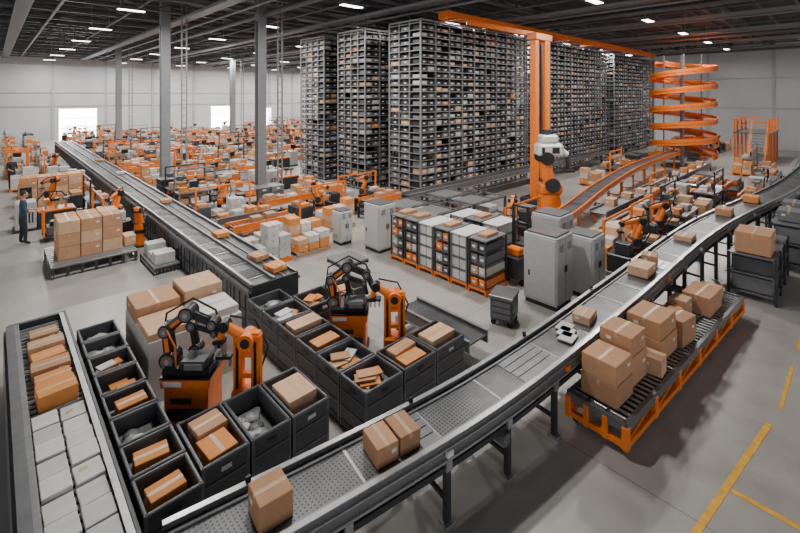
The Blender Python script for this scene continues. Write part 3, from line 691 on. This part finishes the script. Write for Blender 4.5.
def station(seed):
    random.seed(seed); m = MB(); c = random.choice(('orange', 'dark_steel', 'rack_frame'))
    m.box(-.9, .9, -.4, .4, .78, .83, 'rail_steel'); m.box(-.85, .85, -.36, .36, .25, .28, 'dark_steel')
    for x in (-.85, .85):
        for y in (-.36, .36): m.box(x-.03, x+.03, y-.03, y+.03, 0, 1.75 if y > 0 else .78, c)
    m.box(-.88, .88, .33, .39, 1.7, 1.76, c); m.box(-.85, .85, .2, .38, 1.25, 1.28, 'rail_steel')
    m.box(-.3, .1, .1, .14, .95, 1.2, 'black'); m.box(-.28, .08, .095, .1, .97, 1.18, 'screen'); m.box(-.12, -.08, .11, .15, .83, .95, 'black')
    for i in range(4):
        m.carton(-.65+i*.42, random.uniform(-.15, .0), .83, .3, .28, random.uniform(.1, .25), random.uniform(-.2, .2), random.choice(('cardboard', 'cardboard_orange', 'carton_white', 'cardboard_pale')))
        m.cb(-.65+i*.42, .28, 1.37, .3, .16, .16, random.choice(('orange', 'cardboard_pale', 'bin_plastic')), 0, .01)
        m.cb(-.62+i*.42, 0, .42, .34, .5, .26, random.choice(('cardboard', 'bin_plastic', 'carton_white')), 0, .01)
    return m.mesh('packing_station')
def sorter(seed):
    random.seed(seed); m = conveyor('s', [(-1.1, 0, .6), (1.1, 0, .6)], .8, rail='dark_steel', leg=1.0, smooth=False)
    for x in (-.6, .5):
        for y in (-.48, .48): m.box(x-.05, x+.05, y-.05, y+.05, 0, 1.6, 'orange', 0, .01)
        m.box(x-.06, x+.06, -.55, .55, 1.5, 1.62, 'orange', 0, .01)
    m.box(-.6, .5, -.07, .07, 1.52, 1.6, 'orange'); m.box(-.25, .15, -.2, .2, 1.2, 1.52, 'black', 0, .03); m.box(-.2, .1, -.42, -.2, 1.25, 1.45, 'white_paint', 0, .02)
    m.box(-1.1, -.7, -.58, -.42, 0, 1.2, 'cabinet_grey', 0, .02); m.carton(.8, 0, .6, .4, .4, .25); m.carton(-.2, 0, .6, .4, .4, .2, 0, 'cardboard_orange')
    return m.mesh('parcel_sorter')
def crate_row(seed):
    random.seed(seed); m = MB()
    for i in range(3):
        for j in range(random.choice((2, 3, 4))):
            c = random.choice(('bin_plastic', 'orange', 'dark_steel', 'bin_plastic', 'carton_white', 'tote_grey'))
            z0 = 0 if j == 0 else .015
            m.cb(-.7+i*.68, 0, .125+j*.27+z0, .62, .8, .25, c, 0, .015); m.cb(-.7+i*.68, 0, .255+j*.27, .65, .83, .025, 'bin_rim'); m.cb(-.7+i*.68, -.41, .16+j*.27, .16, .02, .06, 'label')
    return m.mesh('crate_stack')
def machine(seed):
    random.seed(seed); m = MB()
    m.box(-.95, .95, -.42, .42, 0, .08, 'dark_steel'); m.box(-.9, -.3, -.4, .4, .08, 1.05, 'cabinet_grey', 0, .02); m.box(-.28, .9, -.38, .38, .08, .6, 'dark_steel', 0, .02)
    m.box(-.25, .85, -.4, .4, .6, .66, 'orange', 0, .01); m.box(-.6, -.55, .3, .35, 1.05, 1.5, 'black'); m.box(-.75, -.4, .28, .32, 1.25, 1.5, 'black')
    for i in range(3): m.cyl((0+i*.3, 0, .66), (0+i*.3, 0, .95), .05, .05, 'steel', 10); m.cb(i*.3, 0, .98, .2, .3, .1, random.choice(('orange', 'black', 'tote_grey')), 0, .02)
    m.tube([(-.3, .3, .9), (0, .35, 1.25), (.5, .3, 1.2), (.8, .3, .7)], .025, 'rubber', 6)
    for i in range(5): m.box(-.8+i*.09, -.75+i*.09, -.405, -.4, .3, .7, 'dark_steel')
    return m.mesh('strapping_machine')
def cell(seed):
    random.seed(seed); m = orange_arm((0, 0, 0), 0, .9, None, .45)
    m.v = [Matrix.Rotation(.5 if seed % 2 else 2.3, 3, 'Z') @ Vector(v) + Vector((-.1, 0, .12)) for v in m.v]
    m.box(-1.1, 1.1, -.5, .5, 0, .12, 'rail_steel', 0, .01)
    for i in range(2):
        m.box(.45, 1.05, -.45+i*.46, -.03+i*.46, .12, .7, random.choice(('bin_plastic', 'dark_steel')), 0, .015); m.carton(.75, -.24+i*.46, .7, .4, .3, .12, .1, random.choice(('cardboard', 'cardboard_orange', 'carton_white')))
    m.box(-1.08, -.6, -.4, .4, .12, .62, 'black', 0, .03); m.box(-1.0, -.7, -.2, .2, .62, .95, random.choice(('dark_steel', 'cabinet_grey')), 0, .02)
    for x in (-1.05, 1.05): m.box(x-.03, x+.03, .44, .5, .12, 1.5, 'orange')
    m.box(-1.05, 1.05, .45, .49, 1.44, 1.5, 'orange')
    return m.mesh('robot_cell')
LIB = []
for s in range(6): LIB.append(('pallet_of_boxes', pallet_boxes(s, 1.0)))
LIB.append(('pallet_of_boxes', pallet_boxes(20, 1.0, ('carton_white', 'carton_white', 'cabinet_grey'))))
for s in range(4): LIB.append(('roller_conveyor', short_conv(s+30)))
for s in range(4): LIB.append(('packing_station', station(s+40)))
LIB.append(('parcel_sorter', sorter(50)))
for s in range(3): LIB.append(('crate_stack', crate_row(s+60)))
for s in range(3): LIB.append(('strapping_machine', machine(s+70)))
for s in range(3): LIB.append(('robot_cell', cell(s+80)))
def only(*n): return [l for l in LIB if l[0] in n]
PBX = only('pallet_of_boxes'); CRT = only('crate_stack'); STN = only('packing_station'); CEL = only('robot_cell'); MAC = only('strapping_machine')
LOW = only('roller_conveyor', 'crate_stack', 'strapping_machine', 'packing_station')
random.seed(99)
AVOID = [(6.9, 24.7, 1.6), (10, 20.1, 1.6), (8, 44, 1.6), (18, 44, 1.6), (29, 44, 1.6), (27, 56, 1.6), (34.9, 8, 3.1), (16.6, 8.6, 2.0), (18.8, 10.2, 2.0)]
def fill(x0, x1, y0, y1, dx, dy, p=.9, lib=LIB, rot=0):
    nx, ny = max(1, int((x1-x0)/dx)), max(1, int((y1-y0)/dy))
    for i in range(nx):
        for j in range(ny):
            x = x0+(i+.5)*dx; y = y0+(j+.5)*dy
            if random.random() > p or any((x-a)**2+(y-b)**2 < r*r for a, b, r in AVOID): continue
            n, me = random.choice(lib)
            r = rot + (math.pi if random.random() < .5 else 0)
            place(n, me, (x+random.uniform(-.04, .04), y+random.uniform(-.04, .04), 0), r)
fill(5.4, 13.4, 15.6, 25.4, 2.35, 1.22, .93)
fill(5.4, 8.0, 13.2, 15.6, 2.4, 1.2, 1)
fill(8.3, 13.6, 12.95, 15.6, 2.4, 1.25, .9)
fill(5.4, 13.6, 26.2, 60, 2.4, 1.6, .93)
fill(13.6, 40, 26.5, 60, 2.5, 2.0, .9)
fill(.4, 3.7, 29, 60, 1.5, 2.5, .85, LIB+PBX, math.pi/2)
fill(11.5, 14.0, 7.4, 9.2, 2.3, 1.15, 1)
fill(20.6, 34, 9.4, 11.4, 2.4, 1.2, .95)
fill(12.3, 31, 3.85, 5.9, 2.35, 1.02, 1, LOW+PBX[:3]+CEL)
fill(33, 38, 3.0, 5.4, 2.5, 1.2, .9)
fill(38, 50, 7.5, 12.5, 2.4, 1.4, .9)
fill(22.5, 33, 2.5, 3.6, 2.4, 1.1, .95, LOW)

for x, y in ((11.3, 9.9), (13.6, 9.9), (11.3, 11.2), (13.6, 11.2)):
    m = MB()
    for a in (-1, 1):
        for b in (-.5, .5): m.box(a-.04, a+.04, b-.04, b+.04, 0, 1.05, 'dark_steel')
    for z in (.35, 1.0):
        for b in (-.5, .5): m.box(-1, 1, b-.03, b+.03, z, z+.06, 'rail_steel')
        for a in (-1, -.33, .33, 1): m.box(a-.03, a+.03, -.5, .5, z, z+.06, 'rail_steel')
    m.box(-.95, .1, -.45, .45, 1.06, 1.08, 'steel'); m.cb(.5, 0, .55, .6, .6, .28, 'carton_white', 0, .01); m.cb(-.4, 0, .5, .6, .6, .2, 'cardboard', 0, .01)
    m.obj('steel_workbench', (x, y, 0), 0, recenter=False)

conveyor('a', [(12.6, 6.6, .9), (15.5, 7.0, .95), (19, 7.45, 1.1), (24, 7.8, 1.3), (30, 8.0, 1.3), (32.4, 8.0, 1.3)], .6, rail='orange', legm='orange', leg=2).obj('curved_conveyor')
conveyor('b', [(15.8, 6.3, .8), (32, 6.3, .8)], .6, rail='rail_steel', deck='roller', leg=2, smooth=False).obj('roller_conveyor')
conveyor('c', [(12, 12.3, 1.0), (32, 12.3, 1.0)], .55, rail='rail_steel', leg=2, smooth=False).obj('belt_conveyor')
for i in range(9): cbx(17+i*1.7, 6.3, .8, .4, .35, random.choice((.15, .25, .3)), 0, random.choice(('cardboard', 'cardboard_orange', 'cardboard_pale', 'carton_white')))

# ------------------------------------------------------------------ spiral
m = MB(); N = 280; path = []; R = 1.6
for i in range(N+1):
    t = i/N; a = -math.pi*.6 + t*2*math.pi*5.5; path.append(Vector((math.cos(a)*R, math.sin(a)*R, .9+t*6.4)))
lat = laterals(path); h = .42
m.sweep(path, lat, [(-h, -.08), (h, -.08), (h, 0), (-h, 0)], 'orange')
for s in (-1, 1):
    a, b = s*h, s*(h-.05); m.sweep(path, lat, [(min(a, b), -.2), (max(a, b), -.2), (max(a, b), .18), (min(a, b), .18)], 'orange')
m.cyl((0, 0, 0), (0, 0, 7.8), .13, .13, 'column_steel', 18); m.cyl((0, 0, 0), (0, 0, .1), 1.3, 1.3, 'dark_steel', 24)
for i in range(44):
    p = path[int(i*6.3)]; m.beam((0, 0, p.z-.12), (p.x, p.y, p.z-.12), .05, .05, 'column_steel')
for i in range(4):
    a = i*math.pi/2+.3; m.cb(math.cos(a)*1.1, math.sin(a)*1.1, 3.9, .07, .07, 7.8, 'column_steel')
m.obj('spiral_conveyor', (34.9, 8.2, 0), recenter=False)

# ------------------------------------------------------------------ gantry crane + big robot
m = MB()
for y in (12.75, 13.15): m.box(15.2, 45, y-.07, y+.07, 8.56, 8.86, 'orange', 0, .02)
for i in range(24): m.box(15.3+i*1.28, 15.4+i*1.28, 12.8, 13.1, 8.6, 8.7, 'orange')
m.box(15.0, 15.2, 12.65, 13.25, 8.5, 8.88, 'orange', 0, .03); m.box(44.8, 45.0, 12.65, 13.25, 8.5, 8.88, 'orange', 0, .03)
for x in (15.6, 19, 22.5, 27, 31, 35): m.box(x-.08, x+.08, 12.65, 13.6, 8.49, 8.57, 'orange', 0, .01)
m.obj('gantry_rail')
m = MB(); gx, gy = 18.8, 10.2
for dx, w in ((-.5, .15), (.34, .23)):
    m.box(gx+dx-w, gx+dx+w, gy-w, gy+w, 0, 7.55, 'orange', 0, .02)
    m.box(gx+dx-w*.4, gx+dx+w*.4, gy-w-.01, gy-w, .5, 7.4, 'cardboard_orange')
m.box(gx-.75, gx+.75, gy-.25, gy+.25, 7.55, 7.88, 'orange', 0, .03)
for i in range(9): m.box(gx-.35, gx+.11, gy-.06, gy+.06, .7+i*.8, .8+i*.8, 'orange')
m.beam((gx, gy, 7.8), (gx-2.6, gy+2.3, 8.42), .22, .22, 'orange'); m.beam((gx, gy, 7.8), (gx+3.2, gy+2.3, 8.42), .22, .22, 'orange')
m.box(gx-.95, gx+.95, gy-.5, gy+.5, 0, .25, 'dark_steel', 0, .02)
m.box(gx-.22, gx-.1, gy-.2, gy-.1, .25, 7.4, 'dark_steel')
m.obj('stacker_crane')
m = MB()
m.cyl((0, 0, 0), (0, 0, .15), .8, .8, 'dark_steel', 24); m.cyl((0, 0, .15), (0, 0, .9), .5, .42, 'orange', 24); m.box(-.45, .45, -.4, .4, .9, 1.35, 'orange', 0, .08)
m.cyl((0, -.5, 1.3), (0, .5, 1.3), .3, .3, 'dark_steel', 20)
m.cyl((-.05, -.2, 1.3), (-.25, -.2, 2.35), .26, .2, 'orange', 14); m.cyl((-.05, .25, 1.3), (-.2, .25, 2.35), .2, .17, 'orange', 14)
m.cyl((-.22, -.5, 2.4), (-.22, .45, 2.4), .27, .27, 'black', 20)
m.box(-.55, .5, -.38, .38, 2.45, 3.0, 'white_paint', 0, .1); m.box(-.4, .3, -.32, .32, 3.0, 3.35, 'white_paint', 0, .1); m.cyl((.3, 0, 2.75), (.75, 0, 2.5), .16, .13, 'white_paint', 14)
m.cyl((-.1, 0, 3.35), (-.1, 0, 3.55), .2, .18, 'dark_steel', 14); m.cyl((.75, 0, 2.5), (.8, 0, 1.9), .1, .08, 'dark_steel', 12); m.box(.6, 1.0, -.2, .2, 1.8, 1.9, 'black', 0, .02)
m.box(-.42, -.3, -.39, -.38, 2.6, 2.85, 'black'); m.box(0, .3, -.39, -.38, 2.6, 2.85, 'black')
m.obj('industrial_robot', (16.9, 8.75, 0), -.76, recenter=False)

# ------------------------------------------------------------------ left aisle
def platform(x0, x1, y0, y1, h=.32):
    m = MB()
    m.box(x0, x1, y0, y1, h-.05, h, 'rail_steel', 0, .01)
    for i in range(7):
        x = x0+.04+(x1-x0-.08)*i/6
        for y in (y0+.04, y1-.04): m.box(x-.035, x+.035, y-.035, y+.035, 0, h-.05, 'dark_steel')
    for y in (y0+.04, y1-.04): m.box(x0, x1, y-.02, y+.02, .05, .1, 'steel')
    for x in (x0+.03, x1-.03): m.box(x-.02, x+.02, y0, y1, .05, .1, 'steel')
    for i in range(12): m.box(x0, x1, y0+(y1-y0)*i/12+.02, y0+(y1-y0)*i/12+.1, h, h+.012, 'steel')
    return m
platform(1.15, 3.2, 14.9, 17.0).obj('steel_platform')
random.seed(5)
P = []
for i in range(3):
    for j in range(2):
        for k in range(3):
            P.append((.3+i*.52, .35+j*.62, k*.36, .5, .6, .355, 0, ('cardboard', 'cardboard', 'cardboard_pale')[(i+j+k) % 3], .012))
P.append((2.0-.18, .4, 0, .3, .5, .3, 0, 'cardboard_pale', .01))
stack('carton_stack', P, (1.3, 15.3, .333))
platform(3.25, 3.92, 13.3, 14.9, .2).obj('steel_platform')
stack('carton_stack', [(0, 0, 0, .5, .4, .3, 0, 'carton_white'), (0, .45, 0, .5, .4, .2, 0, 'carton_white'), (0, .9, 0, .5, .4, .35, 0, 'cabinet_grey')], (3.58, 13.65, .213))
orange_arm((3.56, 16.3, 0), 1.0, .8)
place(*CEL[0], (3.2, 18.5, 0), 1.57)
P = []
for i in range(4):
    for j in range(2):
        for k in range(3): P.append((.3+i*.55, .4+j*.7, k*.42, .53, .68, .41, 0, ('cardboard', 'cardboard_pale')[(i+k) % 2], .012))
stack('carton_stack', P, (.9, 25, 0))
place(*STN[1], (3.1, 21.0, 0), 1.57); place(*MAC[0], (1.5, 21.2, 0), 0.0)
place(*CEL[2], (1.9, 23.4, 0), 0); place(*PBX[4], (1.5, 27.9, 0)); place(*PBX[6], (3.0, 27.9, 0))
place(*PBX[2], (7.4, 12.2, 0)); place(*PBX[6], (6.0, 12.2, 0))
platform(7.3, 8.2, 10.0, 10.9, .1).obj('steel_platform')
m = MB()
m.box(-.6, .6, -.35, .35, .14, .2, 'dark_steel', 0, .01)
for a in (-.5, .5):
    for b in (-.28, .28): m.cyl((a, b-.03, .07), (a, b+.03, .07), .07, .07, 'rubber', 10)
for b in (-.3, .3): m.box(-.6, -.55, b-.025, b+.025, .2, 1.1, 'orange')
m.box(-.6, -.55, -.3, .3, 1.05, 1.1, 'orange'); m.box(-.5, .55, -.3, .3, .2, .5, 'bin_plastic', 0, .02); m.carton(.2, 0, .5, .5, .4, .2, .1, 'cardboard_orange'); m.cb(-.25, 0, .58, .3, .4, .15, 'black', 0, .02)
m.obj('picking_cart', (1.85, 19.1, 0), .0, recenter=False)

def dark_rack(x0, x1, y0, y1, h, nx):
    m = MB()
    for i in range(nx+1):
        for y in (y0, y1): x = x0+(x1-x0)*i/nx; m.box(x-.03, x+.03, y-.03, y+.03, 0, h, 'dark_steel')
    for z in (.15, h*.55, h-.05): m.box(x0, x1, y0, y1, z, z+.03, 'bin_rim')
    for i in range(nx):
        w = (x1-x0)/nx; cx = x0+w*(i+.5)
        for z in (.19, h*.55+.04): m.cb(cx, (y0+y1)/2, z+h*.17, w*.86, y1-y0-.1, h*.33, random.choice(('bin_plastic', 'bin_plastic', 'tote_grey')), 0, .02); m.cb(cx, y0+.04, z+h*.2, .2, .02, .08, 'label')
    return m
dark_rack(13.4, 16.0, 1.25, 2.15, 1.1, 3).obj('bin_rack'); cbx(13.9, 1.7, 1.105, .8, .7, .5); cbx(15.2, 1.7, 1.105, .5, .5, .25, 0, 'carton_white')
dark_rack(16.5, 20.3, .95, 1.65, 1.3, 4).obj('bin_rack'); cbx(17.2, 1.3, 1.305, .7, .5, .3, 0, 'tote_grey'); cbx(18.6, 1.3, 1.305, .7, .5, .3, 0, 'tote_grey')
m = MB()
for x in (-3, -1.8, 0, 1.8):
    for y in (-1, 1): m.box(x-.06, x+.06, y-.06, y+.06, 0, 3.2, 'orange')
m.box(-3.1, 1.9, -1.1, 1.1, 2.1, 2.2, 'rail_steel')
for z in (2.7, 3.15):
    for y in (-1.05, 1.05): m.box(-3.1, 1.9, y-.03, y+.03, z, z+.06, 'orange')
    for x in (-3.05, 1.85): m.box(x-.03, x+.03, -1.05, 1.05, z, z+.06, 'orange')
for i in range(10): m.box(-5.1+i*.2, -4.85+i*.2, -.9, -.1, .18+i*.2, .22+i*.2, 'rail_steel')
for y in (-.95, -.05): m.beam((-5.1, y, .1), (-3.1, y, 2.15), .05, .14, 'orange'); m.beam((-5.1, y, 1.0), (-3.1, y, 3.1), .04, .04, 'orange'); m.box(-5.12, -5.06, y-.03, y+.03, 0, 1.0, 'orange')
m.obj('access_platform', (44, 5.2, 0), recenter=False)

m = MB()
m.box(0, 3.1, -.04, .04, 0.0, .004, 'yellow_paint'); m.obj('floor_marking', (5.5, 1.28, 0), -.13, recenter=False)
m = MB(); m.box(-.04, .04, -1.6, 0, 0, .004, 'yellow_paint'); m.obj('floor_marking', (6.78, 1.06, 0), -.02, recenter=False)
m = MB(); m.box(0, 1.6, -.025, .025, 0, .004, 'yellow_paint'); m.box(2.4, 6, -.025, .025, 0, .004, 'yellow_paint'); m.obj('floor_marking', (9.1, .8, 0), -.02, recenter=False)

# ------------------------------------------------------------------ people
def person(loc, rz, reach=.3, shirt='shirt'):
    root = bpy.data.objects.new('warehouse_worker', None); bpy.context.scene.collection.objects.link(root)
    root.location = loc; root.rotation_euler = (0, 0, rz)
    V = [(0,0,.96), (0,.0,1.12), (0,.01,1.3), (0,0,1.43), (0,.01,1.52), (0,.03,1.6)]; Rr = [(.15,.11), (.135,.1), (.165,.115), (.12,.09), (.058,.058), (.055,.055)]
    E = [(0,1),(1,2),(2,3),(3,4),(4,5)]
    wr = []
    for s in (-1, 1):
        b = len(V); V += [(s*.17,0,1.42), (s*.235,.02,1.16), (s*.2,.02+reach*.8,1.08)]; Rr += [(.068,.068), (.05,.05), (.032,.028)]
        E += [(3,b),(b,b+1),(b+1,b+2)]; wr.append(Vector(V[b+2]))
        b = len(V); fy = .05*s; V += [(s*.09,0,.9), (s*.11,fy*.6+.02,.5), (s*.115,fy,.1), (s*.125,fy+.14,.045)]; Rr += [(.095,.095), (.068,.068), (.05,.05), (.045,.04)]
        E += [(0,b),(b,b+1),(b+1,b+2),(b+2,b+3)]
    me = bpy.data.meshes.new('body'); me.from_pydata(V, E, []); o = bpy.data.objects.new('body_src', me); bpy.context.scene.collection.objects.link(o)
    sk = o.modifiers.new('Skin', 'SKIN')
    for i, r in enumerate(Rr): me.skin_vertices[0].data[i].radius = r
    me.skin_vertices[0].data[0].use_root = True
    ss = o.modifiers.new('S', 'SUBSURF'); ss.levels = 2; ss.render_levels = 2
    dg = bpy.context.evaluated_depsgraph_get(); bm = bpy.data.meshes.new_from_object(o.evaluated_get(dg)); bpy.data.objects.remove(o)
    bm.materials.clear()
    for n in (shirt, 'trousers', 'skin', 'black'): bm.materials.append(MATS[n])
    for p in bm.polygons:
        c = p.center; p.use_smooth = True
        if c.z < .11: p.material_index = 3
        elif c.z < .98 and abs(c.x) < .26 and c.y < .32 and not (c.z > .9 and abs(c.x) > .19): p.material_index = 1
        elif c.z > 1.5 or (c.y > .12 and abs(c.x) > .12 and c.z > .9 and c.z < 1.25): p.material_index = 2
        else: p.material_index = 0
    place('body', bm, (0,0,0), 0, root)
    h = MB(); h.ball((0, .03, 1.67), .1, 'skin', 16, 12, (.78, .95, 1.15)); h.ball((0, .1, 1.59), .04, 'skin', 10, 8, (1, .8, .6))
    h.ball((0, .13, 1.655), .02, 'skin', 8, 6, (.7, 1, 1.3)); h.ball((0, .012, 1.705), .104, 'hair', 16, 12, (.8, .93, .92))
    for s in (-1, 1):
        h.ball((s*.03, .117, 1.68), .011, 'white_paint', 8, 6); h.ball((s*.03, .125, 1.68), .006, 'black', 8, 6); h.ball((s*.08, .03, 1.665), .025, 'skin', 8, 6, (.4, .8, 1.2))
    h.cb(0, .122, 1.612, .045, .01, .008, 'seam'); h.obj('head', parent=root, recenter=False)
    for w, s in zip(wr, (-1, 1)):
        g = MB(); g.ball(w+Vector((0,.05,0)), .045, 'skin', 10, 8, (.85, 1.1, .4))
        for i in range(4):
            L = (.07, .08, .075, .06)[i]; a = w+Vector(((i-1.5)*.02, .09, 0)); b = a+Vector((0, L*.55, -.012)); c = b+Vector((0, L*.3, -.035))
            g.cyl(a, b, .009, .008, 'skin', 8); g.ball(b, .008, 'skin', 8, 6); g.cyl(b, c, .008, .006, 'skin', 8); g.ball(c, .0065, 'skin', 8, 6)
        a = w+Vector((-s*.035, .03, 0)); b = a+Vector((-s*.025, .035, -.015)); c = b+Vector((0, .03, -.015)); g.cyl(a, b, .011, .009, 'skin', 8); g.cyl(b, c, .009, .007, 'skin', 8); g.ball(b, .0095, 'skin', 8, 6)
        g.obj('hand', parent=root, recenter=False)
person((.75, 19.1, 0), -1.5, .35); person((.75, 30.4, 0), -2.6, .3, 'trousers')

# ------------------------------------------------------------------ world, camera
w = bpy.data.worlds.new('World'); bpy.context.scene.world = w; w.use_nodes = True
w.node_tree.nodes['Background'].inputs['Color'].default_value = (.98, .97, .98, 1); w.node_tree.nodes['Background'].inputs['Strength'].default_value = 1.0
cam = bpy.data.cameras.new('camera'); co = bpy.data.objects.new('camera', cam); bpy.context.scene.collection.objects.link(co)
co.location = (0, 0, 5); co.rotation_euler = (math.radians(90), 0, math.radians(-43.5)); cam.sensor_width = 36; cam.lens = 19.35; cam.shift_y = -.2144; cam.clip_end = 300
bpy.context.scene.camera = co
